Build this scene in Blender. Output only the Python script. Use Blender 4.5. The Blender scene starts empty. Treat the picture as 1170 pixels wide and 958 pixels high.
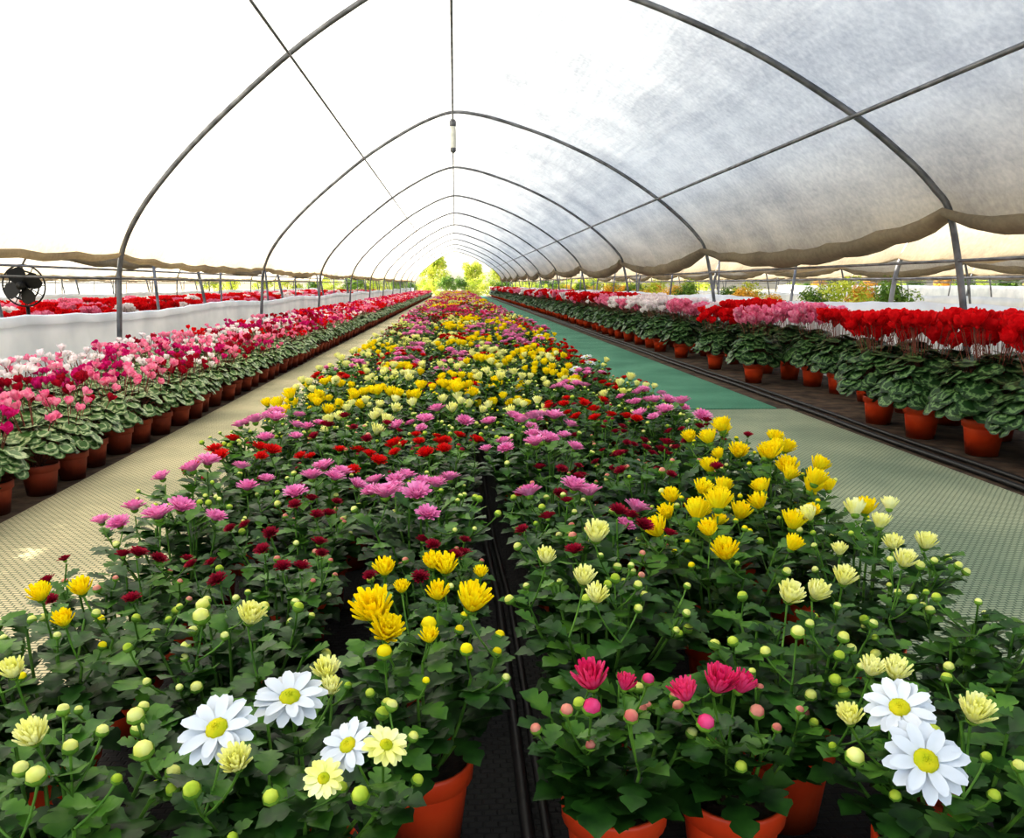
import bpy, math, random
import numpy as np
from mathutils import Vector
R=random.Random(7)
S=bpy.context.scene
def lin(c):
    return tuple(((v/255)/12.92 if v/255<=0.04045 else ((v/255+0.055)/1.055)**2.4) for v in c)+(1,)
# ------------------------------------------------------------- materials
def newmat(name):
    m=bpy.data.materials.new(name); m.use_nodes=True
    nt=m.node_tree; nt.nodes.clear()
    out=nt.nodes.new('ShaderNodeOutputMaterial')
    return m,nt,out
def noise_color(nt,c1,c2,scale,detail=3,coord='Object',lo=.35,hi=.65):
    tc=nt.nodes.new('ShaderNodeTexCoord'); nz=nt.nodes.new('ShaderNodeTexNoise')
    nz.inputs['Scale'].default_value=scale; nz.inputs['Detail'].default_value=detail
    nt.links.new(tc.outputs[coord],nz.inputs['Vector'])
    cr=nt.nodes.new('ShaderNodeValToRGB')
    cr.color_ramp.elements[0].position=lo; cr.color_ramp.elements[0].color=lin(c1)
    cr.color_ramp.elements[1].position=hi; cr.color_ramp.elements[1].color=lin(c2)
    nt.links.new(nz.outputs['Fac'],cr.inputs['Fac'])
    return cr.outputs['Color'],nz,tc
def pbr(name,c1,c2,scale=20,rough=.6,metal=0,bump=0,trans=0,spec=.5):
    m,nt,out=newmat(name)
    col,nz,tc=noise_color(nt,c1,c2,scale)
    p=nt.nodes.new('ShaderNodeBsdfPrincipled')
    nt.links.new(col,p.inputs['Base Color'])
    p.inputs['Roughness'].default_value=rough; p.inputs['Metallic'].default_value=metal
    p.inputs['Specular IOR Level'].default_value=spec
    if bump:
        b=nt.nodes.new('ShaderNodeBump'); b.inputs['Strength'].default_value=bump; b.inputs['Distance'].default_value=.02
        nt.links.new(nz.outputs['Fac'],b.inputs['Height']); nt.links.new(b.outputs[0],p.inputs['Normal'])
    if trans:
        t=nt.nodes.new('ShaderNodeBsdfTranslucent'); nt.links.new(col,t.inputs['Color'])
        mx=nt.nodes.new('ShaderNodeMixShader'); mx.inputs[0].default_value=trans
        nt.links.new(p.outputs[0],mx.inputs[1]); nt.links.new(t.outputs[0],mx.inputs[2]); nt.links.new(mx.outputs[0],out.inputs[0])
    else: nt.links.new(p.outputs[0],out.inputs[0])
    return m
M={}
M['pot']=pbr('terracotta_pot',(216,70,24),(236,90,36),9,.45)
M['potL']=pbr('dark_terracotta_pot',(134,52,30),(172,72,40),9,.6)
M['soil']=pbr('potting_soil',(30,20,14),(62,44,30),60,.95,bump=.5)
M['stem']=pbr('stem_green',(70,110,36),(106,146,54),30,.5,spec=.3)
M['leaf']=pbr('chrysanthemum_leaf',(24,58,18),(54,98,30),28,.40,trans=.14,spec=.38)
M['leaf2']=pbr('chrysanthemum_young_leaf',(54,100,28),(90,134,42),28,.40,trans=.2,spec=.38)
M['calyx']=pbr('calyx_green',(92,132,42),(132,168,60),50,.5,spec=.3)
def petal(n,c1,c2,t=.3): M[n]=pbr('petal_'+n,c1,c2,45,.55,trans=t,spec=.2)
petal('white',(254,252,244),(255,255,253),.2); petal('yellow',(255,226,6),(255,242,34))
petal('cream',(246,244,146),(255,254,202)); petal('lilac',(226,122,180),(246,174,216))
petal('red',(198,10,14),(230,30,26)); petal('maroon',(128,8,38),(170,20,58))
petal('pink',(222,28,104),(244,98,152)); petal('budcream',(232,234,116),(248,249,168))
petal('budgreen',(178,202,60),(218,230,98)); petal('budpink',(224,130,120),(240,176,150))
petal('centre',(190,200,30),(232,216,40)); petal('magenta',(198,16,106),(228,44,146))
petal('cred',(216,6,22),(242,26,38)); petal('cpink',(240,110,160),(252,184,206)); petal('cwhite',(250,236,238),(255,250,252))
petal('cdark',(150,6,38),(190,16,52))
# cyclamen leaf with silver marbling from UV
def cyc_leaf(name,silver,dark):
    m,nt,out=newmat(name)
    uv=nt.nodes.new('ShaderNodeTexCoord')
    sub=nt.nodes.new('ShaderNodeVectorMath'); sub.operation='SUBTRACT'; sub.inputs[1].default_value=(.5,.5,0)
    nt.links.new(uv.outputs['UV'],sub.inputs[0])
    ln=nt.nodes.new('ShaderNodeVectorMath'); ln.operation='LENGTH'; nt.links.new(sub.outputs[0],ln.inputs[0])
    nz=nt.nodes.new('ShaderNodeTexNoise'); nz.inputs['Scale'].default_value=45; nz.inputs['Detail'].default_value=4; nt.links.new(uv.outputs['Object'],nz.inputs['Vector'])
    ma=nt.nodes.new('ShaderNodeMath'); ma.operation='MULTIPLY_ADD'; ma.inputs[1].default_value=.6; ma.inputs[2].default_value=-.3
    nt.links.new(nz.outputs['Fac'],ma.inputs[0])
    ad=nt.nodes.new('ShaderNodeMath'); nt.links.new(ln.outputs['Value'],ad.inputs[0]); nt.links.new(ma.outputs[0],ad.inputs[1])
    cr=nt.nodes.new('ShaderNodeValToRGB'); e=cr.color_ramp.elements
    e[0].position=0; e[0].color=lin(dark); e[1].position=.5; e[1].color=lin(tuple(v*.8 for v in dark))
    for p,c in ((.22,dark),(.28,silver),(.33,silver),(.39,dark)):
        x=e.new(p); x.color=lin(c)
    nt.links.new(ad.outputs[0],cr.inputs[0])
    p=nt.nodes.new('ShaderNodeBsdfPrincipled'); p.inputs['Roughness'].default_value=.4; p.inputs['Specular IOR Level'].default_value=.35
    nt.links.new(cr.outputs[0],p.inputs['Base Color']); nt.links.new(p.outputs[0],out.inputs[0])
    return m
M['cleaf']=cyc_leaf('cyclamen_leaf',(100,130,80),(34,66,28))
M['cleafS']=cyc_leaf('small_cyclamen_leaf',(154,168,124),(70,104,50))
M['cstem']=pbr('cyclamen_stalk',(110,52,46),(140,82,60),30,.5)
M['steel']=pbr('galvanised_steel',(92,94,98),(134,136,140),8,.5,metal=.4)
M['black']=pbr('black_plastic',(14,14,15),(26,26,28),30,.5)
M['white']=pbr('white_plastic',(214,218,222),(238,240,242),2,.6,trans=.25)
M['glass']=pbr('frosted_lamp_glass',(196,198,190),(222,222,214),8,.3)
M['bark']=pbr('tree_bark',(70,54,38),(104,84,62),6,.9)
M['tleaf']=pbr('tree_foliage',(160,182,60),(226,224,110),1.2,.6,trans=.45)
M['oleaf']=pbr('shrub_foliage_orange',(196,156,50),(232,186,80),1.2,.6,trans=.4)
M['dleaf']=pbr('hedge_foliage',(84,124,44),(144,170,72),1.2,.6,trans=.35)
# greenhouse shade cloth
def cloth():
    m,nt,out=newmat('greenhouse_shade_cloth')
    tc=nt.nodes.new('ShaderNodeTexCoord')
    def nz(sc,det,vecscale=None):
        n=nt.nodes.new('ShaderNodeTexNoise'); n.inputs['Scale'].default_value=sc; n.inputs['Detail'].default_value=det; n.inputs['Roughness'].default_value=.6
        if vecscale:
            mp=nt.nodes.new('ShaderNodeMapping'); mp.inputs['Scale'].default_value=vecscale
            nt.links.new(tc.outputs['Object'],mp.inputs[0]); nt.links.new(mp.outputs[0],n.inputs['Vector'])
        else: nt.links.new(tc.outputs['Object'],n.inputs['Vector'])
        return n
    fine=nz(26,5); big=nz(1.1,4); st=nz(5,3,(1,.12,1))
    a=nt.nodes.new('ShaderNodeMath'); a.operation='MULTIPLY_ADD'; a.inputs[1].default_value=.3
    nt.links.new(fine.outputs['Fac'],a.inputs[0])
    b=nt.nodes.new('ShaderNodeMath'); b.operation='MULTIPLY'; b.inputs[1].default_value=.45; nt.links.new(big.outputs['Fac'],b.inputs[0]); nt.links.new(b.outputs[0],a.inputs[2])
    c=nt.nodes.new('ShaderNodeMath'); c.operation='MULTIPLY_ADD'; c.inputs[1].default_value=.25; nt.links.new(st.outputs['Fac'],c.inputs[0]); nt.links.new(a.outputs[0],c.inputs[2])
    cr=nt.nodes.new('ShaderNodeValToRGB'); cr.color_ramp.elements[0].position=.38; cr.color_ramp.elements[0].color=lin((178,179,180))
    cr.color_ramp.elements[1].position=.62; cr.color_ramp.elements[1].color=lin((224,223,218)); nt.links.new(c.outputs[0],cr.inputs[0])
    sep=nt.nodes.new('ShaderNodeSeparateXYZ'); nt.links.new(tc.outputs['UV'],sep.inputs[0])
    r2=nt.nodes.new('ShaderNodeValToRGB'); r2.color_ramp.elements[0].position=0; r2.color_ramp.elements[0].color=lin((208,196,176))
    r2.color_ramp.elements[1].position=.30; r2.color_ramp.elements[1].color=(1,1,1,1); x=r2.color_ramp.elements.new(.08); x.color=lin((228,220,208))
    nt.links.new(sep.outputs[0],r2.inputs[0])
    mu=nt.nodes.new('ShaderNodeMix'); mu.data_type='RGBA'; mu.blend_type='MULTIPLY'; mu.inputs[0].default_value=1
    nt.links.new(cr.outputs[0],mu.inputs[6]); nt.links.new(r2.outputs[0],mu.inputs[7])
    d=nt.nodes.new('ShaderNodeBsdfDiffuse'); t=nt.nodes.new('ShaderNodeBsdfTranslucent')
    nt.links.new(mu.outputs[2],d.inputs[0]); nt.links.new(mu.outputs[2],t.inputs[0])
    bp=nt.nodes.new('ShaderNodeBump'); bp.inputs['Strength'].default_value=.3; bp.inputs['Distance'].default_value=.03
    nt.links.new(st.outputs['Fac'],bp.inputs['Height']); nt.links.new(bp.outputs[0],d.inputs['Normal']); nt.links.new(bp.outputs[0],t.inputs['Normal'])
    mx=nt.nodes.new('ShaderNodeMixShader'); mx.inputs[0].default_value=.6
    nt.links.new(d.outputs[0],mx.inputs[1]); nt.links.new(t.outputs[0],mx.inputs[2]); nt.links.new(mx.outputs[0],out.inputs[0])
    return m
M['cloth']=cloth()
def woven(name,c1,c2,hole):
    m,nt,out=newmat(name)
    col,nz,tc=noise_color(nt,c1,c2,1.6,5)
    br=nt.nodes.new('ShaderNodeTexBrick'); br.inputs['Scale'].default_value=1; br.inputs['Brick Width'].default_value=.024; br.inputs['Row Height'].default_value=.014
    br.inputs['Mortar Size'].default_value=.0028; br.inputs['Mortar Smooth'].default_value=.8
    nt.links.new(tc.outputs['Object'],br.inputs['Vector'])
    mu=nt.nodes.new('ShaderNodeMix'); mu.data_type='RGBA'; nt.links.new(br.outputs['Fac'],mu.inputs[0])
    nt.links.new(col,mu.inputs[6]); mu.inputs[7].default_value=lin(hole)
    p=nt.nodes.new('ShaderNodeBsdfPrincipled'); p.inputs['Roughness'].default_value=.75; nt.links.new(mu.outputs[2],p.inputs['Base Color'])
    b=nt.nodes.new('ShaderNodeBump'); b.invert=True; b.inputs['Strength'].default_value=.6; b.inputs['Distance'].default_value=.004
    nt.links.new(br.outputs['Fac'],b.inputs['Height']); nt.links.new(b.outputs[0],p.inputs['Normal']); nt.links.new(p.outputs[0],out.inputs[0])
    return m
M['matpale']=woven('pale_woven_matting',(168,162,132),(212,200,164),(88,100,76))
M['matgrey']=woven('grey_green_woven_matting',(142,156,132),(182,188,158),(70,92,74))
M['matgreen']=woven('green_woven_matting',(74,140,112),(106,168,138),(44,98,76))
M['bedcloth']=woven('black_ground_cloth',(16,17,17),(26,27,27),(8,8,8))
M['dirt']=pbr('brown_soil',(52,40,30),(100,82,64),9,.95,bump=.6)
M['ground']=pbr('sandy_ground',(150,140,112),(186,174,142),1.5,.95,bump=.3)
# ------------------------------------------------------------- mesh builder
class MB:
    def __init__(s): s.v=[];s.n=0;s.f=[];s.m=[];s.mats=[];s.uv=[];s.has=False
    def mi(s,k):
        if k not in s.mats: s.mats.append(k)
        return s.mats.index(k)
    def add(s,v,f,k,uv=None):
        v=np.asarray(v,float); i=s.mi(k); o=s.n
        s.v.append(v); s.n+=len(v)
        s.uv.append(np.zeros((len(v),2)) if uv is None else np.asarray(uv,float))
        if uv is not None: s.has=True
        for q in f: s.f.append([a+o for a in q]); s.m.append(i)
    def mesh(s,name,smooth=True):
        me=bpy.data.meshes.new(name); V=np.concatenate(s.v)
        me.from_pydata(V.tolist(),[],s.f)
        for k in s.mats: me.materials.append(M[k])
        me.polygons.foreach_set('material_index',s.m)
        me.polygons.foreach_set('use_smooth',[smooth]*len(s.f))
        if s.has:
            U=np.concatenate(s.uv); l=np.zeros(len(me.loops),int); me.loops.foreach_get('vertex_index',l)
            ul=me.uv_layers.new(name='UVMap'); ul.data.foreach_set('uv',U[l].ravel())
        me.update(); return me
def grid_faces(nu,nv,wrap=False):
    f=[]
    for i in range(nu-1):
        for j in range(nv if wrap else nv-1):
            j2=(j+1)%nv; f.append((i*nv+j,i*nv+j2,(i+1)*nv+j2,(i+1)*nv+j))
    return f
def nrm(a):
    a=np.asarray(a,float); return a/(np.linalg.norm(a)+1e-9)
def frame(d,spin=0):
    z=nrm(d); a=np.array([1,0,0]) if abs(z[0])<.9 else np.array([0,1,0])
    x=nrm(np.cross(a,z)); y=np.cross(z,x); c,s=math.cos(spin),math.sin(spin)
    return np.array([x*c+y*s,-x*s+y*c,z])   # rows: local axes
def tube(mb,pts,r,k,n=6,cap=False):
    pts=np.asarray(pts,float); N=len(pts); r=np.broadcast_to(r,(N,)); V=[]
    T=np.gradient(pts,axis=0); T/=np.linalg.norm(T,axis=1)[:,None]+1e-9
    ref=np.array([0,1,0.]) if abs(T[:,1]).mean()<.7 else np.array([0,0,1.])
    for i in range(N):
        x=nrm(np.cross(T[i],ref)); y=np.cross(T[i],x)
        for j in range(n):
            a=2*math.pi*j/n; V.append(pts[i]+r[i]*(x*math.cos(a)+y*math.sin(a)))
    f=grid_faces(N,n,True)
    if cap: f+= [tuple(range(n))[::-1],tuple((N-1)*n+j for j in range(n))]
    mb.add(V,f,k)
def lathe(mb,prof,k,n=20,pos=(0,0,0),fr=None,sc=1):
    V=[]
    for r,z in prof:
        for j in range(n):
            a=2*math.pi*j/n; V.append((r*math.cos(a),r*math.sin(a),z))
    V=np.array(V)*sc
    if fr is not None: V=V@fr
    mb.add(V+np.array(pos),grid_faces(len(prof),n,True),k)
SH_DAISY=[.35,.72,.95,1,.88,.35]
def petals(mb,pos,fr,n,L,W,e0,e1,r0,z0,k,rng,shape=SH_DAISY,phase=0,cup=.15,twist=0,jit=1):
    ns=len(shape); f=grid_faces(ns,3)
    for i in range(n):
        ph=phase+2*math.pi*(i+rng.uniform(-.18,.18)*jit)/n; l=L*rng.uniform(.9,1.07); de=math.radians(rng.uniform(-6,6)*jit)
        r=r0;z=z0;P=[]
        tw=twist*rng.uniform(.6,1.2)
        for s in range(ns):
            t=s/(ns-1); e=math.radians(e0+(e1-e0)*t)+de
            if s: r+=l/(ns-1)*math.cos(e); z+=l/(ns-1)*math.sin(e)
            w=W*.5*shape[s]; ta=tw*t
            for q in (-1,0,1):
                side=q*w*math.cos(ta); up=(abs(q)*cup*w*2+q*w*math.sin(ta))
                P.append((r-up*math.sin(e),side,z+up*math.cos(e)))
        P=np.array(P); c,s_=math.cos(ph),math.sin(ph)
        Q=np.stack([P[:,0]*c-P[:,1]*s_,P[:,0]*s_+P[:,1]*c,P[:,2]],1)
        mb.add(Q@fr+pos,f,k)
def calyx(mb,pos,fr,r,k='calyx'):
    lathe(mb,[(.15,-.9),(.6,-.75),(1,-.25),(1.05,.15)],k,8,pos,fr,r)
def bud(mb,pos,d,r,col,open_=.5):
    fr=frame(d); pos=np.array(pos)
    lathe(mb,[(.15,-.9),(.62,-.75),(1,-.3),(1.06,.05),(.98,.3)],'calyx',8,pos,fr,r)
    lathe(mb,[(1.0,-.1),(1.0,.3),(.9,.7),(.6,1.0),(.25,1.12),(.0,1.1)],col,8,pos,fr,r*.93)
def flower(mb,pos,d,typ,Rr,col,rng):
    fr=frame(d,rng.uniform(0,6)); pos=np.array(pos)
    if typ=='daisy':
        petals(mb,pos,fr,14,Rr*.84,Rr*.38,14,-8,Rr*.18,0,col,rng,phase=0)
        petals(mb,pos,fr,8,Rr*.78,Rr*.34,24,2,Rr*.16,Rr*.04,col,rng,phase=.3)
        lathe(mb,[(.29,.03),(.3,.1),(.25,.17),(.15,.21),(.0,.2)],'centre',12,pos,fr,Rr)
        for i in range(46):
            t=i/46; a=i*2.4; rr=.28*math.sqrt(t); q=np.array([rr*math.cos(a),rr*math.sin(a),.20-.10*t])*Rr
            lathe(mb,[(.026,-.02),(.03,.02),(.0,.045)],'centre',5,pos+q@fr,fr,Rr)
        calyx(mb,pos-fr[2]*Rr*.02,fr,Rr*.24)
    elif typ=='half':
        b=Rr*.28; sh=[.5,.8,.95,1,.95,.6]
        petals(mb,pos,fr,14,Rr*1.35,Rr*.30,44,66,b,0,col,rng,shape=sh,cup=.35)
        petals(mb,pos,fr,13,Rr*1.45,Rr*.28,60,74,b*.8,Rr*.03,col,rng,shape=sh,cup=.35,phase=.2)
        petals(mb,pos,fr,9,Rr*1.4,Rr*.26,74,84,b*.55,Rr*.03,col,rng,shape=sh,cup=.35,phase=.5)
        petals(mb,pos,fr,6,Rr*1.3,Rr*.24,84,92,b*.25,Rr*.03,col,rng,shape=sh,cup=.35,phase=.5)
        calyx(mb,pos,fr,Rr*.38)
    elif typ=='open':
        sh=[.5,.8,.95,1,.9,.5]
        petals(mb,pos,fr,15,Rr*.95,Rr*.30,46,22,Rr*.14,0,col,rng,shape=sh,cup=.25)
        petals(mb,pos,fr,12,Rr*.88,Rr*.27,60,40,Rr*.11,Rr*.04,col,rng,shape=sh,cup=.25,phase=.3)
        petals(mb,pos,fr,9,Rr*.76,Rr*.25,74,62,Rr*.08,Rr*.06,col,rng,shape=sh,cup=.25,phase=.5)
        petals(mb,pos,fr,5,Rr*.6,Rr*.22,84,88,Rr*.03,Rr*.06,col,rng,shape=sh,cup=.25,phase=.5)
        calyx(mb,pos,fr,Rr*.28)
LS=[0,.1,.2,.27,.33,.42,.52,.58,.64,.73,.80,.88,1.0]; LW=[.02,.04,.20,.27,.15,.31,.38,.33,.20,.30,.26,.14,0.0]; LF=[0,0,.03,.05,0,.03,.05,.06,0,.03,.05,.02,0]
def leaf(mb,pos,d,up,L,k,rng,droop=.3):
    x=nrm(d); y=nrm(np.cross(up,x)); z=np.cross(x,y); V=[]
    wsc=rng.uniform(.9,1.2); fold=rng.uniform(.1,.5)
    for s,w,fw in zip(LS,LW,LF):
        zz=-droop*s*s
        V.append((s,0,zz))
        for q in (-1,1): V.append((s+fw,q*w*wsc,zz+fold*w-.10*w*abs(math.sin(s*9))))
    F=[]
    for i in range(len(LS)-1):
        a=i*3;b=a+3; F+= [(a,b,b+2,a+2),(a+1,b+1,b,a)]
    V=np.array(V)*L
    mb.add(V@np.array([x,y,z])+pos,F,k)
def pot(mb,r,h,k='pot'):
    lathe(mb,[(0,.004),(r*.70,.004),(r*.72,0.0),(r*.90,h*.74),(r*.90,h*.76),(r*1.0,h*.78),(r*1.02,h*.97),(r*1.0,h),(r*.95,h),(r*.93,h*.9),(r*.92,h*.86)],k,28)
    lathe(mb,[(r*.93,h*.86),(r*.5,h*.9),(0,h*.88)],'soil',16)
KIND={ # flower type, petal, radius, nflowers, bud colour, nbuds
 'white':('daisy','white',.033,5,'budgreen',12),
 'yellow':('half','yellow',.025,8,'yellow',11),
 'cream':('half','cream',.022,7,'budcream',16),
 'lilac':('open','lilac',.034,6,'budcream',10),
 'red':('open','red',.027,7,'maroon',7),
 'maroon':('open','maroon',.019,8,'budpink',9),
 'pink':('half','pink',.025,7,'budpink',9)}
TS=np.linspace(0,1,6)
def chrys(name,kind,seed,H=.37,rad=.15,heads=None,dense=1.0,nb=None,tmin=.08,potr=.07):
    rng=random.Random(seed); mb=MB(); ph=.135*potr/.07; pot(mb,potr,ph)
    ty,col,fr_,nf,bc,nbud=KIND[kind]
    nst=15; st=[]
    for i in range(nst):
        a=2*math.pi*(i+rng.uniform(-.3,.3))/9 if i<9 else rng.uniform(0,6.28)
        rr=rad*(rng.uniform(.62,.86) if i<9 else rng.uniform(.08,.5))
        top=np.array([rr*math.cos(a),rr*math.sin(a),H-.045-.05*(rr/rad)**2+rng.uniform(-.015,.01)])
        b=np.array([.02*math.cos(a),.02*math.sin(a),ph*.85]); mid=(b+top)/2+np.array([math.cos(a),math.sin(a),0])*.02
        P=np.array([(1-t)**2*b+2*t*(1-t)*mid+t*t*top for t in TS])
        st.append(P); tube(mb,P,np.linspace(.0035,.0022,6),'stem',5)
        nl=int(12*dense)
        for j in range(nl):
            t=tmin+(1-tmin)*j/(nl-1); q=np.array([np.interp(t,TS,P[:,c]) for c in range(3)])
            la=a+rng.uniform(-1.6,1.6)+(0 if j%2 else .8); el=rng.uniform(-.2,.6)+.25*t
            dv=np.array([math.cos(la)*math.cos(el),math.sin(la)*math.cos(el),math.sin(el)])
            L=rng.uniform(.056,.086)*(1.08-.42*t)
            leaf(mb,q,dv,(0,0,1),L,'leaf2' if (t>.75 and rng.random()<.4) else 'leaf',rng,rng.uniform(.05,.45))
    hl=[]
    if heads: hl=[(np.array([x,y,z]),t_,c_,r_*(.85 if t_=='bud' else 1),np.array(d)) for (x,y,z,t_,c_,r_,d) in heads]
    else:
        for i in range(nf):
            for _ in range(30):
                a=rng.uniform(0,6.28); rr=rad*.95*math.sqrt(rng.uniform(.0,1.0))
                p=np.array([rr*math.cos(a),rr*math.sin(a),H-.04*(rr/rad)**2+rng.uniform(-.02,.02)])
                if all(np.linalg.norm(p-h[0])>fr_*1.7 for h in hl): break
            d=nrm([p[0]*2.5+rng.uniform(-.25,.25),p[1]*2.5+rng.uniform(-.25,.25),1])
            c=col
            if kind=='cream' and rng.random()<.2: c='budcream'
            t_=ty
            if kind=='white' and i>2: t_='half'; c='cream'
            hl.append((p,t_,c,fr_*rng.uniform(.72,1.15)*(.6 if (kind=='white' and i>2) else 1),d))
    n2=nbud if nb is None else nb
    for i in range(int(n2)):
        for _ in range(20):
            a=rng.uniform(0,6.28); rr=rad*math.sqrt(rng.uniform(.05,1.05))
            p=np.array([rr*math.cos(a),rr*math.sin(a),H-.02-.05*(rr/rad)**2+rng.uniform(-.025,.025)])
            if all(np.linalg.norm(p-h[0])>(h[3]+.01) for h in hl): break
        d=nrm([p[0]*3,p[1]*3,1]); c=bc if rng.random()<.6 else rng.choice(['budcream','budgreen'])
        hl.append((p,'bud',c,rng.uniform(.0052,.0092),d))
    for p,t_,c,r_,d in hl:
        best=min(st,key=lambda P:np.linalg.norm(P[-1][:2]-p[:2])); b=best[5] if p[2]-best[5][2]>.02 else best[4]
        dn=nrm(d); e=p-dn*(r_*.5 if t_!='bud' else r_*.8); mid=(b+e)/2+np.array([0,0,-.004])+.15*(e-b)*np.array([1,1,0])
        P=[(1-t)**2*b+2*t*(1-t)*mid+t*t*e for t in np.linspace(0,1,5)]
        tube(mb,P,[.0017,.0016,.0015,.0015,.002],'stem',5)
        for w in range(2):
            la=rng.uniform(0,6.28); leaf(mb,P[1+w],(math.cos(la),math.sin(la),.5),(0,0,1),rng.uniform(.024,.042),'leaf2' if rng.random()<.5 else 'leaf',rng,.1)
        if t_=='bud': bud(mb,p,d,r_,c)
        else: flower(mb,p,d,t_,r_,c,rng)
    return mb.mesh(name)
def cyleaf(mb,pos,nv,out,r,rng,lk):
    z=nrm(nv); x=nrm(np.array(out)-z*np.dot(out,z)); y=np.cross(z,x); V=[(-.35,0,-.05)];U=[(.5-.16,.5)]
    n=14
    for ring,q in ((1,.55),(2,1.0)):
        for i in range(n):
            a=math.pi*(-1+2*(i+.5)/n)*.97
            rr=(1+.10*math.cos(a))
            if abs(a)>2.6: rr*=.8
            px=rr*math.cos(a)*q-.35*(1-q); py=rr*math.sin(a)*q
            zz=-.10*q*q+.06*math.cos(a*5)*q*q
            V.append((px,py,zz)); U.append((.5+px*.45,.5+py*.45))
    F=[(0,1+i,2+i) for i in range(n-1)]
    for i in range(n-1): F.append((1+i,1+n+i,2+n+i,2+i))
    mb.add(np.array(V)*r@np.array([x,y,z])+pos,F,lk,U)
def cyclamen(name,col,seed,pr,phh,rad,zl,zt,nl,nf,fs,lr,pk='pot',lk='cleaf',thm=1.5):
    rng=random.Random(seed); mb=MB(); pot(mb,pr,phh,pk)
    b=np.array([0,0,phh*.9])
    for i in range(nl):
        a=i*2.4+rng.uniform(-.3,.3); t=(i+.5)/nl; th=t**.6*thm
        rr=rad*math.sin(th)*rng.uniform(.9,1.05); zc=phh+.02+(zl-phh-.02)*math.cos(th)+rng.uniform(-.012,.02)
        p=np.array([rr*math.cos(a),rr*math.sin(a),zc])
        nvv=nrm([math.cos(a)*math.sin(th*.6)+rng.uniform(-.3,.3),math.sin(a)*math.sin(th*.6)+rng.uniform(-.3,.3),max(.35,math.cos(th*.6))])
        cyleaf(mb,p,nvv,(math.cos(a),math.sin(a),-.3),lr*rng.uniform(.75,1.15),rng,lk)
        tube(mb,[b,(b+p)/2+np.array([0,0,.02]),p-nvv*.004],.0022,'cstem',4)
    for i in range(nf):
        a=rng.uniform(0,6.28); rr=rad*.8*math.sqrt(rng.random())
        z=zt-fs*.8-(zt-zl)*.5*rng.random()**1.3-.06*(rr/rad)**2*rng.random(); p=np.array([rr*math.cos(a),rr*math.sin(a),z])
        d=nrm([math.cos(a)*.35+rng.uniform(-.35,.35),math.sin(a)*.35+rng.uniform(-.35,.35),1])
        fr=frame(d,rng.uniform(0,6))
        petals(mb,p,fr,5,fs*rng.uniform(.85,1.1),fs*.78,26,84,fs*.08,0,col,rng,shape=[.35,.7,.95,1.0,.85,.4],cup=.18,twist=.5)
        lathe(mb,[(.0,-.16),(.09,-.14),(.13,-.04),(.12,.06)],col,6,p,fr,fs)
        q=b+np.array([p[0]*.25,p[1]*.25,0]); m=(q*.4+p*.6)*np.array([.8,.8,1])
        P=[(1-t)**2*q+2*t*(1-t)*m+t*t*p for t in np.linspace(0,1,5)]; tube(mb,P,.0018,'cstem',4)
    return mb.mesh(name)
# ------------------------------------------------------------- object helpers
def obj(name,me,loc=(0,0,0),rot=(0,0,0),sc=1,parent=None):
    o=bpy.data.objects.new(name,me); S.collection.objects.link(o); o.location=loc; o.rotation_euler=rot
    o.scale=(sc,)*3 if not isinstance(sc,tuple) else sc
    if parent: o.parent=parent
    return o
def empty(name,loc=(0,0,0)):
    o=bpy.data.objects.new(name,None); S.collection.objects.link(o); o.location=loc; o.empty_display_size=.2; return o
# ------------------------------------------------------------- ground surfaces
def slab(name,x0,x1,y0,y1,z0,z1,k,nx=1,ny=1,wob=0):
    mb=MB(); V=[];
    xs=np.linspace(x0,x1,nx+1); ys=np.linspace(y0,y1,ny+1)
    for x in xs:
        for y in ys: V.append((x,y,z1+(R.uniform(-wob,wob) if wob else 0)))
    mb.add(V,[q[::-1] for q in grid_faces(nx+1,ny+1)],k)
    if z1-z0>1e-4:
        mb.add([(x0,y0,z0),(x1,y0,z0),(x1,y0,z1),(x0,y0,z1),(x0,y1,z0),(x1,y1,z0),(x1,y1,z1),(x0,y1,z1)],[(0,1,2,3),(1,5,6,2),(5,4,7,6),(4,0,3,7)],k)
    return obj(name,mb.mesh(name,False))
slab('ground',-60,60,-12,140,0,-.012,'ground')
slab('floor',-3.0,3.5,-6,61,-.012,-.004,'dirt',20,160,.004)
slab('chrysanthemum_bed_ground_cloth',-.80,.95,-1,59,-.004,.002,'bedcloth')
slab('woven_path_matting',-1.63,-.81,-3,59,-.004,.008,'matpale')
slab('woven_path_matting',.96,2.28,-3,5.2,-.004,.008,'matgrey')
slab('green_path_matting',.99,2.20,5.21,59,-.004,.013,'matgreen')
def pipe(name,x,z,r=.011,y0=-1,y1=58):
    mb=MB(); ys=np.linspace(y0,y1,120); tube(mb,[(x+.012*math.sin(y*1.3)+.006*math.sin(y*4.1),y,z) for y in ys],r,'black',8,True)
    obj(name,mb.mesh(name))
pipe('irrigation_pipe',.095,.014); pipe('irrigation_pipe',.125,.014,.008); pipe('irrigation_pipe',2.36,.012,.014)
pipe('irrigation_pipe',2.46,.012,.012)
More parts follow.
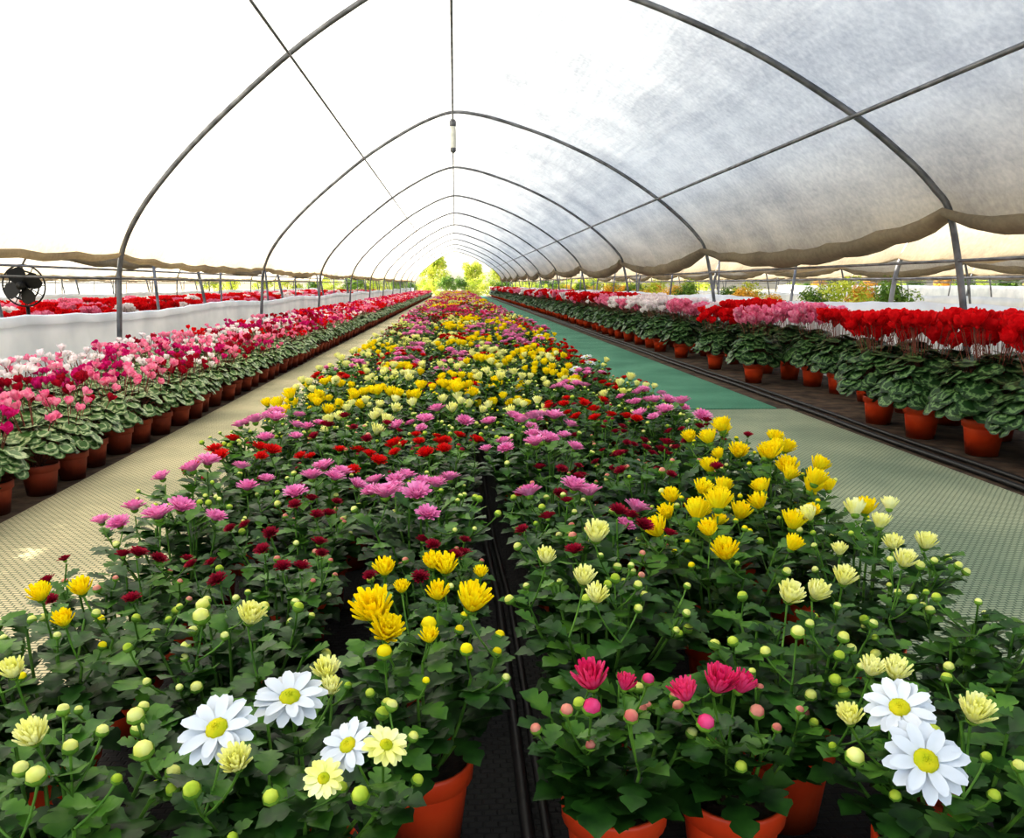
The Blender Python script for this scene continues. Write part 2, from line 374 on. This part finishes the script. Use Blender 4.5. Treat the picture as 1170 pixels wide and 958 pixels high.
# ------------------------------------------------------------- tunnel frame + cloth
PR=[(-2.88,0),(-2.83,.6),(-2.77,1.08),(-2.58,1.42),(-2.25,1.77),(-1.82,2.13),(-1.19,2.58),(-.67,2.87),(-.3,3.03),(0,3.10),(.3,3.06),(.67,2.95),(1.28,2.71),(1.95,2.36),(2.54,1.95),(2.88,1.65),(3.06,1.45),(3.16,1.28),(3.27,.75),(3.38,0)]
def catmull(P,n=8):
    P=[np.array(p,float) for p in P]; P=[2*P[0]-P[1]]+P+[2*P[-1]-P[-2]]; o=[]
    for i in range(1,len(P)-2):
        for j in range(n):
            t=j/n; a,b,c,d=P[i-1:i+3]
            o.append(.5*((2*b)+(-a+c)*t+(2*a-5*b+4*c-d)*t*t+(-a+3*b-3*c+d)*t**3))
    o.append(P[-2]); return np.array(o)
SK=-.33
mb=MB(); A=catmull(PR,6); tube(mb,[(p[0],SK*p[0],p[1]) for p in A],.021,'steel',10)
archm=mb.mesh('arch_tube')
mb=MB()
for (x,z,r) in ((-1.15,2.46,.011),(0,2.97,.011),(2.46,1.87,.014),(-2.80,.9,.010),(3.22,1.0,.011)):
    tube(mb,[(x,SK*x+y,z) for y in np.linspace(0,56,60)],r,'steel',6)
purl=mb.mesh('purlins')
FP=catmull(PR[2:18],8)   # hem to hem
def clothmesh():
    mb=MB(); V=[];U=[]
    n=len(FP); c=np.array([0,1.2]); nbay=11; per=20
    d=np.zeros(n); d[1:]=np.cumsum(np.linalg.norm(np.diff(FP,axis=0),axis=1)); tot=d[-1]
    rows=0
    for k in range(-5,nbay*per+1):
        t=(k%per)/per; y=1+5*k/per; s=math.sin(math.pi*t)**.7 if t>0 else 0
        bay=k//per; rng=random.Random(bay*7+3); vL=rng.uniform(.04,.08); vR=rng.uniform(.16,.24)
        line=[]
        for i in range(n):
            p=FP[i].copy(); out=nrm(p-c); hl=d[i]; hr=tot-d[i]
            p=p+out*.024
            p=p-out*s*.055
            for h,sg,am in ((hl,-1,vL),(hr,1,vR)):
                w=max(0,1-h/.75)**1.5
                p[1]-=am*s*w; p[0]+=sg*(.14*s*w)+sg*.025*w*math.sin(y*9+h*14)*s
                p[1]+=.012*w*math.sin(y*17+h*5)
            line.append((p,min(hl,hr)))
        def roll(p,sg,am,gg):
            o=[]
            for dx,dz in ((.01,-.04),(-.05,-.06),(-.12,-.05),(-.17,-.01),(-.18,.04),(-.15,.07)):
                g=am+gg*s
                o.append((p+np.array([sg*dx*g,dz*g+.006*math.sin(y*23+dx*30)]),0.0))
            return o
        L=roll(line[0][0],-1,.2,.35)[::-1]; Rr=roll(line[-1][0],1,.5,.6); line=L+line+Rr
        for p,h in line: V.append((p[0],SK*p[0]+y,p[1])); U.append((min(1,h/2.5),t))
        rows+=1
    mb.add(V,grid_faces(rows,len(line)),'cloth',U); return mb.mesh('tunnel_cloth')
cm=clothmesh()
def tunnel(name,dx,dy):
    e=empty(name,(dx,dy,0))
    obj('ceiling_cloth',cm,parent=e); obj('purlins',purl,parent=e)
    for n in range(-1,11): obj('arch_%d'%(n+2),archm,(0,6+5*n,0),parent=e)
    return e
tunnel('greenhouse_tunnel',0,0)
for dx,dy in ((-6.75,1.4),(6.75,0),(-13.5,2.6),(13.5,-1),(20.2,0),(-20.2,1)): tunnel('neighbouring_greenhouse_tunnel',dx,dy)
def sheet(name,x,h,y0=1,y1=58):
    mb=MB(); V=[]; ys=np.linspace(y0,y1,230)
    for y in ys:
        w=.012*math.sin(y*3.1)+.008*math.sin(y*7.7); hh=h+.02*math.sin(y*1.257+1)+.006*math.sin(y*9)
        V+=[(x-.02,y,0),(x+w,y,hh*.4),(x-w,y,hh*.8),(x,y,hh),(x+.02,y,hh-.01),(x+.025,y,hh-.07)]
    mb.add(V,grid_faces(len(ys),6),'white'); obj(name,mb.mesh(name))
sheet('wall_left',-2.97,.62); sheet('wall_right',3.50,.70); sheet('wall_outer_left',-9.7,.6); sheet('wall_outer_right',10.3,.6)
sheet('wall_far_left',-23.6,1.25); sheet('wall_far_right',24.0,.8)
# side support posts
def posts(name,x,y0,lean,hh):
    mb=MB()
    for n in range(10):
        y=y0+5*n; tube(mb,[(x,y,-.012),(x+lean*.5,y,hh*.5),(x+lean,y,hh)],.016,'steel',8,True)
        tube(mb,[(x,y+2.2,-.012),(x-lean*.3,y+2.2,hh)],.012,'steel',8,True)
    obj(name,mb.mesh(name))
posts('side_support_posts',-3.12,8.7,-.05,1.22); posts('side_support_posts',3.66,8.6,.12,1.30)
# hanging lamp at ridge
mb=MB()
tube(mb,[(0,10.9,2.99),(0,10.9,2.95)],.004,'black',6)
lathe(mb,[(0,.05),(.03,.05),(.045,.02),(.045,-.03),(.038,-.04)],'steel',14,(0,10.9,2.94))
lathe(mb,[(.036,-.04),(.042,-.10),(.042,-.28),(.036,-.32)],'glass',14,(0,10.9,2.94))
lathe(mb,[(.038,-.31),(.04,-.35),(.02,-.37),(0,-.375)],'steel',14,(0,10.9,2.94))
obj('hanging_lamp',mb.mesh('hanging_lamp'))
# fan
e=empty('circulation_fan',(-4.2,8.1,-.012)); mb=MB()
for rr in (.2,.14,.08):
    tube(mb,[(rr*math.cos(a),.03,.85+rr*math.sin(a)) for a in np.linspace(0,2*math.pi,33)],.008,'black',6)
for i in range(12):
    a=i*math.pi/6; tube(mb,[(0,.04,.85),(.2*math.cos(a),.03,.85+.2*math.sin(a))],.004,'black',5)
obj('guard',mb.mesh('guard'),parent=e); mb=MB()
for i in range(4):
    a=i*math.pi/2+.4; c,s=math.cos(a),math.sin(a)
    P=[]
    for q,w in ((.02,.03),(.08,.07),(.14,.08),(.18,.05)):
        for g in (-1,1): P.append((q*c-g*w*s,-.02*g,.85+q*s+g*w*c))
    mb.add(P,grid_faces(4,2),'black')
lathe(mb,[(0,-.05),(.04,-.045),(.045,.03),(0,.05)],'black',12,(0,0,.85),frame((0,1,0)))
obj('blades',mb.mesh('blades'),parent=e); mb=MB()
tube(mb,[(0,.06,0),(0,.06,.66)],.018,'black',8,True); lathe(mb,[(0,.03),(.16,.02),(.18,0)],'black',20,(0,.06,0)); obj('stand',mb.mesh('stand'),parent=e)
# ------------------------------------------------------------- chrysanthemum bed
bed=empty('chrysanthemum_bed')
def H(base,lst):
    return [(x-base[0],y-base[1],z,t,c,r,d) for (x,y,z,t,c,r,d) in lst]
U=(0,-.35,1)
def special(base,kind,seed,heads,nb,H_=.36,rad=.15,dense=.9,tmin=.34):
    me=chrys('chrysanthemum_'+kind,kind,seed,H_,rad,H(base,heads),dense,nb,tmin,.074)
    obj('potted_chrysanthemum',me,(base[0],base[1],.002),parent=bed)
special((-.20,.90),'white',11,[(-.26,.80,.375,'daisy','white',.041,(-.15,-.55,1)),(-.197,.865,.372,'daisy','white',.041,(.05,-.35,1)),
 (-.118,.775,.365,'daisy','white',.031,(-.4,-.5,1)),(-.078,.765,.37,'daisy','cream',.024,(.3,-.4,1)),(-.138,.735,.355,'daisy','cream',.021,(0,-.6,1)),
 (-.228,.755,.36,'half','cream',.018,(0,-.5,1)),(-.165,.93,.365,'half','cream',.018,U),(-.155,.90,.36,'half','cream',.014,U),(-.10,.72,.345,'bud','budgreen',.011,U),(-.27,.74,.345,'bud','budgreen',.011,U),(-.19,.73,.34,'bud','budgreen',.010,U)],12,.355,.16,1)
special((-.48,.86),'cream',12,[(-.45,.80,.37,'half','cream',.018,U),(-.43,.76,.355,'bud','budcream',.012,U),(-.335,.79,.36,'bud','budcream',.013,U),
 (-.37,.86,.36,'bud','budcream',.012,U),(-.53,.85,.36,'bud','budcream',.012,U),(-.55,.95,.37,'half','cream',.016,U)],20,.355,.17,1,.15)
special((-.055,1.1),'yellow',13,[(-.118,1.06,.385,'half','yellow',.031,(-.1,-.5,1)),(-.10,1.03,.37,'half','yellow',.024,(.2,-.7,1)),(.017,1.08,.385,'half','yellow',.027,(.3,-.3,1)),(-.02,1.19,.40,'half','yellow',.021,U),
 (-.04,1.2,.405,'half','yellow',.018,U),(-.115,1.19,.40,'half','yellow',.018,U),(-.03,1.11,.39,'half','yellow',.018,U),(-.085,1.14,.39,'half','yellow',.013,U),(.035,1.17,.40,'half','yellow',.012,U),
 (-.04,1.01,.37,'half','yellow',.014,U),(-.042,1.05,.375,'bud','yellow',.014,U),(-.10,1.0,.36,'bud','yellow',.013,U),(.01,1.0,.36,'bud','yellow',.011,U)],10,.375,.14)
special((-.36,1.16),'cream',14,[(-.30,1.09,.37,'half','cream',.021,(.3,-.3,1)),(-.37,1.1,.375,'bud','budcream',.015,U),(-.38,1.14,.375,'bud','budcream',.013,U)],22,.365,.16,1,.15)
special((-.64,1.17),'yellow',15,[(-.57,1.18,.385,'half','yellow',.018,U),(-.62,1.16,.385,'half','yellow',.018,U),(-.56,1.1,.37,'half','yellow',.016,U),(-.68,1.1,.36,'half','yellow',.017,U)],16,.365,.17,1,.15)
special((.215,.99),'pink',16,[(.165,.90,.355,'half','pink',.023,(-.2,-.2,1)),(.16,.875,.34,'bud','pink',.014,U),(.205,.90,.35,'half','pink',.014,(.2,0,1)),(.205,.86,.335,'bud','budpink',.011,U),(.13,.88,.335,'bud','budpink',.010,U),(.24,.92,.35,'bud','pink',.010,U)],12,.325,.13)
special((.385,.99),'pink',17,[(.275,.87,.35,'half','pink',.018,(-.3,0,1)),(.315,.88,.355,'half','pink',.022,(.2,-.2,1)),(.345,.885,.35,'half','pink',.018,(.5,0,1)),(.29,.84,.335,'bud','pink',.013,U),(.36,.86,.335,'bud','budpink',.011,U)],10,.325,.12)
special((.61,.87),'white',18,[(.475,.705,.365,'daisy','white',.042,(-.15,-.75,.9)),(.49,.78,.38,'daisy','white',.038,(-.35,-.45,1)),(.57,.77,.37,'half','cream',.020,U),(.53,.86,.375,'half','cream',.018,U),(.505,.87,.375,'half','cream',.016,U),
 (.42,.74,.35,'bud','budcream',.012,U),(.44,.79,.36,'half','cream',.015,(-.3,-.2,1))],14,.355,.15)
special((.52,1.12),'cream',19,[(.50,1.1,.375,'half','cream',.022,(0,-.5,1)),(.55,1.12,.37,'half','cream',.02,(.2,-.5,1)),(.61,1.15,.38,'half','cream',.02,U),(.48,1.02,.36,'bud','budcream',.012,U)],16,.365,.15)
special((.80,1.12),'cream',20,[(.75,1.22,.38,'half','cream',.02,U)],22,.36,.16,1,.15)
special((.25,1.27),'cream',21,[(.21,1.13,.37,'half','cream',.019,U),(.20,1.19,.375,'half','cream',.02,U),(.245,1.33,.40,'half','cream',.025,(0,-.4,1)),(.15,1.28,.38,'half','cream',.018,U)],20,.375,.16,1,.15)
special((.86,.86),'cream',22,[],14,.33,.12)
special((-.73,.95),'cream',23,[],14,.33,.13)
V_={}
for k in KIND: V_[k]=[chrys('chrysanthemum_%s_%d'%(k,i),k,100+i*13+len(k),.37+.01*i,.162) for i in range(3 if k in('yellow','lilac','red','cream') else 2)]
rows={1.46:['maroon','maroon','maroon','maroon','yellow','cream'],1.74:['lilac','maroon','lilac','lilac','yellow','yellow'],
2.02:['lilac','lilac','lilac','maroon','maroon','yellow'],2.30:['red','red','red','lilac','maroon','yellow'],2.58:['lilac','maroon','red','lilac','maroon','maroon'],
2.86:['lilac','cream','lilac','lilac','red','lilac'],3.14:['yellow','cream','cream','cream','red','lilac'],3.42:['yellow','yellow','yellow','yellow','maroon','lilac'],
3.70:['cream','yellow','yellow','cream','lilac','cream'],3.98:['yellow','cream','red','yellow','cream','red'],4.26:['red','cream','yellow','cream','yellow','maroon'],4.54:['cream','yellow','cream','yellow','yellow','lilac']}
y=1.46; cur={}
while y<57:
    key=round(y,2)
    g=0 if y<2 else min(.035,(y-2)*.02)
    for j,x in enumerate([-.635,-.35,-.07+g,.26-g,.55,.83]):
        if key in rows: k=rows[key][j]
        else:
            if (j not in cur) or R.random()<.5:
                w=[('yellow',7 if y<10 else 3),('lilac',5),('red',4),('cream',5),('pink',1+(y>10)*5),('maroon',2),('white',2)]
                tt=[a for a,b in w for _ in range(b)]; cur[j]=R.choice(tt)
            k=cur[j]
        me=R.choice(V_[k])
        obj('potted_chrysanthemum',me,(x+R.uniform(-.02,.02),y+R.uniform(-.03,.03),.002),(R.uniform(-.03,.03),R.uniform(-.03,.03),R.uniform(0,6.28)),R.uniform(.90,1.08),bed)
    y+=.28
# ------------------------------------------------------------- cyclamens
def var(col,n,**k): return [cyclamen('cyclamen_%s_%d'%(col,i),col,i*5+len(col)*3,**k) for i in range(n)]
small=dict(pr=.072,phh=.125,rad=.13,zl=.27,zt=.43,nl=60,nf=10,fs=.038,lr=.034,pk='potL',lk='cleafS',thm=1.4)
big=dict(pr=.10,phh=.18,rad=.24,zl=.48,zt=.73,nl=130,nf=32,fs=.080,lr=.056,pk='pot')
SM={c:var(c,2,**small) for c in ('magenta','cwhite','cdark','cpink','cred')}
BG={c:var(c,2,**big) for c in ('cred','cwhite','cpink')}
lb=empty('small_cyclamen_bed'); y=2.2
while y<57:
    for j,x in enumerate((-1.72,-2.02,-2.32,-2.62)):
        if y<4.2: c=R.choice(['magenta','magenta','cdark','magenta','cpink'])
        elif y<5.5: c=R.choice(['magenta','cwhite','cpink','cdark']) if j<2 else R.choice(['cwhite','cpink','cwhite','magenta'])
        elif y<8: c=R.choice(['cdark','magenta','cpink','cwhite','cpink'])
        elif y<14: c=R.choice(['magenta','cpink','cred','cdark','cwhite'])
        else: c=R.choice(['cred','cred','magenta','cwhite','cpink'])
        obj('potted_cyclamen',R.choice(SM[c]),(x+R.uniform(-.02,.02),y+R.uniform(-.02,.02),-.003),(0,0,R.uniform(0,6.28)),R.uniform(.94,1.1),lb)
    y+=.27
rb=empty('large_cyclamen_bed')
front=[3.25,3.72,4.18,4.66,6.75,7.9,9.1]; y=10
while y<57: front.append(y); y+=.62
back=[]; y=3.2
while y<57: back.append(y); y+=.47
def rc(y):
    if y<6.2: return 'cred'
    if y<7.0: return 'cpink'
    if y<9: return 'cred' if R.random()<.75 else 'cwhite'
    if y<13: return R.choice(['cwhite','cwhite','cpink','cred'])
    return R.choice(['cred','cred','cpink','cwhite'])
for y in front: obj('potted_cyclamen',R.choice(BG[rc(y)]),(2.64+R.uniform(-.03,.03),y+R.uniform(-.03,.03),-.003),(0,0,R.uniform(0,6.28)),R.uniform(.95,1.05) if y<5 else R.uniform(.86,.97),rb)
for y in back: obj('potted_cyclamen',R.choice(BG[rc(y)]),(3.02+R.uniform(-.02,.02),y+R.uniform(-.03,.03),-.003),(0,0,R.uniform(0,6.28)),R.uniform(.90,1.0),rb)
nbl=empty('neighbouring_cyclamen_bed'); nbr=empty('neighbouring_cyclamen_bed')
for x,c0 in ((-4.8,'cpink'),(-5.4,'cred'),(-6.6,'magenta'),(-7.6,'cred'),(-8.6,'cpink'),(4.4,'cred'),(4.9,'cpink')):
    y=9+R.random()
    while y<50:
        obj('potted_cyclamen',R.choice(BG[R.choice(['cred','cpink','cred','cwhite'] if c0!='cred' else ['cred','cred','cpink'])]),(x,y,-.012),(0,0,R.uniform(0,6.28)),R.uniform(.72,.82),nbl if x<0 else nbr)
        y+=.6+max(0,(y-20)*.02)
# ------------------------------------------------------------- trees / hedges
def tree(name,seed,h,r,k,trunk=True,n=2600,ls=.16):
    rng=random.Random(seed); mb=MB()
    if trunk:
        tube(mb,[(0,0,0),(.05,.02,h*.3),(0,.05,h*.65)],[.12,.09,.04],'bark',8)
        for i in range(7):
            a=i*.9; tube(mb,[(0,0,h*(.28+.05*i)),(r*.4*math.cos(a),r*.4*math.sin(a),h*(.42+.05*i)),(r*.75*math.cos(a),r*.75*math.sin(a),h*(.5+.06*i))],[.05,.035,.012],'bark',6)
    cl=[]
    for i in range(34 if trunk else 26):
        a=rng.uniform(0,6.28); q=r*math.sqrt(rng.random())*.8; z=h*rng.uniform(.12 if trunk else .08,.92); cl.append((q*math.cos(a)*(1.1-.5*z/h),q*math.sin(a)*(1.1-.5*z/h),z,r*rng.uniform(.22,.4)))
    V=[];F=[]
    for i in range(n):
        c=rng.choice(cl); d=nrm([rng.gauss(0,1),rng.gauss(0,1),rng.gauss(0,1)]); p=np.array(c[:3])+d*c[3]*rng.uniform(.6,1.05)
        if p[2]<.03: p[2]=.03
        fr=frame(nrm(d+np.array([rng.uniform(-.6,.6),rng.uniform(-.6,.6),.4])),rng.uniform(0,6)); s=ls*rng.uniform(.6,1.2); o=len(V)
        for q in ((0,0,0),(.5,.3,.08),(1,0,-.05),(.5,-.3,.08)): V.append(p+(np.array(q)*s)@fr)
        F.append((o,o+1,o+2,o+3))
    mb.add(V,F,k); return mb.mesh(name)
tr=[tree('tree_mesh',1,5,2.2,'tleaf',n=5000,ls=.24),tree('tree_mesh',2,6.5,2.6,'tleaf',n=6000,ls=.26)]
sh=[tree('shrub_mesh',3,1.5,.9,'dleaf',False,1800,.12),tree('shrub_mesh',4,1.3,.9,'oleaf',False,1800,.12),tree('shrub_mesh',5,1.7,1.0,'tleaf',False,1800,.12)]
for i in range(16):
    x=-24+i*3.2+R.uniform(-.6,.6); obj('tree',tr[i%2],(x,R.uniform(70,84),-.012),(0,0,R.uniform(0,6)),R.uniform(.5,.75))
hg=empty('flowering_shrub_border')
for i in range(24): obj('shrub',sh[(0,2,2,0)[i%4]],(-11+i*.95,R.uniform(61.5,64),-.012),(0,0,R.uniform(0,6)),R.uniform(.7,1.0),hg)
hg=empty('flowering_shrub_border')
for i in range(46): obj('shrub',sh[(0,2,1,1)[i%4]],(R.uniform(6.2,9.0),13+i*1.0,-.012),(0,0,R.uniform(0,6)),R.uniform(.46,.64),hg)
hg=empty('hedge')
for i in range(30): obj('shrub',sh[(0,2,0,1)[i%4]],(R.uniform(24.9,26),6+i*1.8,-.012),(0,0,R.uniform(0,6)),R.uniform(.7,1.0),hg)
# ------------------------------------------------------------- light
w=bpy.data.worlds.new('World'); S.world=w; w.use_nodes=True; nt=w.node_tree; nt.nodes.clear()
o=nt.nodes.new('ShaderNodeOutputWorld'); b=nt.nodes.new('ShaderNodeBackground'); sk=nt.nodes.new('ShaderNodeTexSky')
sk.sky_type='NISHITA'; sk.sun_disc=False; sk.sun_elevation=math.radians(38); sk.sun_rotation=math.radians(-60); sk.dust_density=2.5; sk.air_density=1.2
hs=nt.nodes.new('ShaderNodeHueSaturation'); hs.inputs['Saturation'].default_value=.62
nt.links.new(sk.outputs[0],hs.inputs['Color'])
b.inputs[1].default_value=.52; nt.links.new(hs.outputs[0],b.inputs[0]); nt.links.new(b.outputs[0],o.inputs[0])
sl=bpy.data.lights.new('sun','SUN'); sl.energy=14.5; sl.angle=math.radians(1); sl.color=(1,.91,.73)
so=bpy.data.objects.new('sun',sl); S.collection.objects.link(so)
so.rotation_euler=Vector((.82,-.24,-.56)).to_track_quat('-Z','Y').to_euler()
S.view_settings.view_transform='Standard'; S.view_settings.look='None'; S.view_settings.gamma=.84; S.view_settings.exposure=.08
# ------------------------------------------------------------- camera
cd=bpy.data.cameras.new('camera'); co=bpy.data.objects.new('camera',cd); S.collection.objects.link(co); S.camera=co
cd.sensor_fit='HORIZONTAL'; cd.sensor_width=36; cd.lens=900/1170*36; cd.clip_start=.02; cd.clip_end=500
co.location=(0,0,.85); co.rotation_euler=(math.radians(90-9.7),0,math.radians(-4.1))
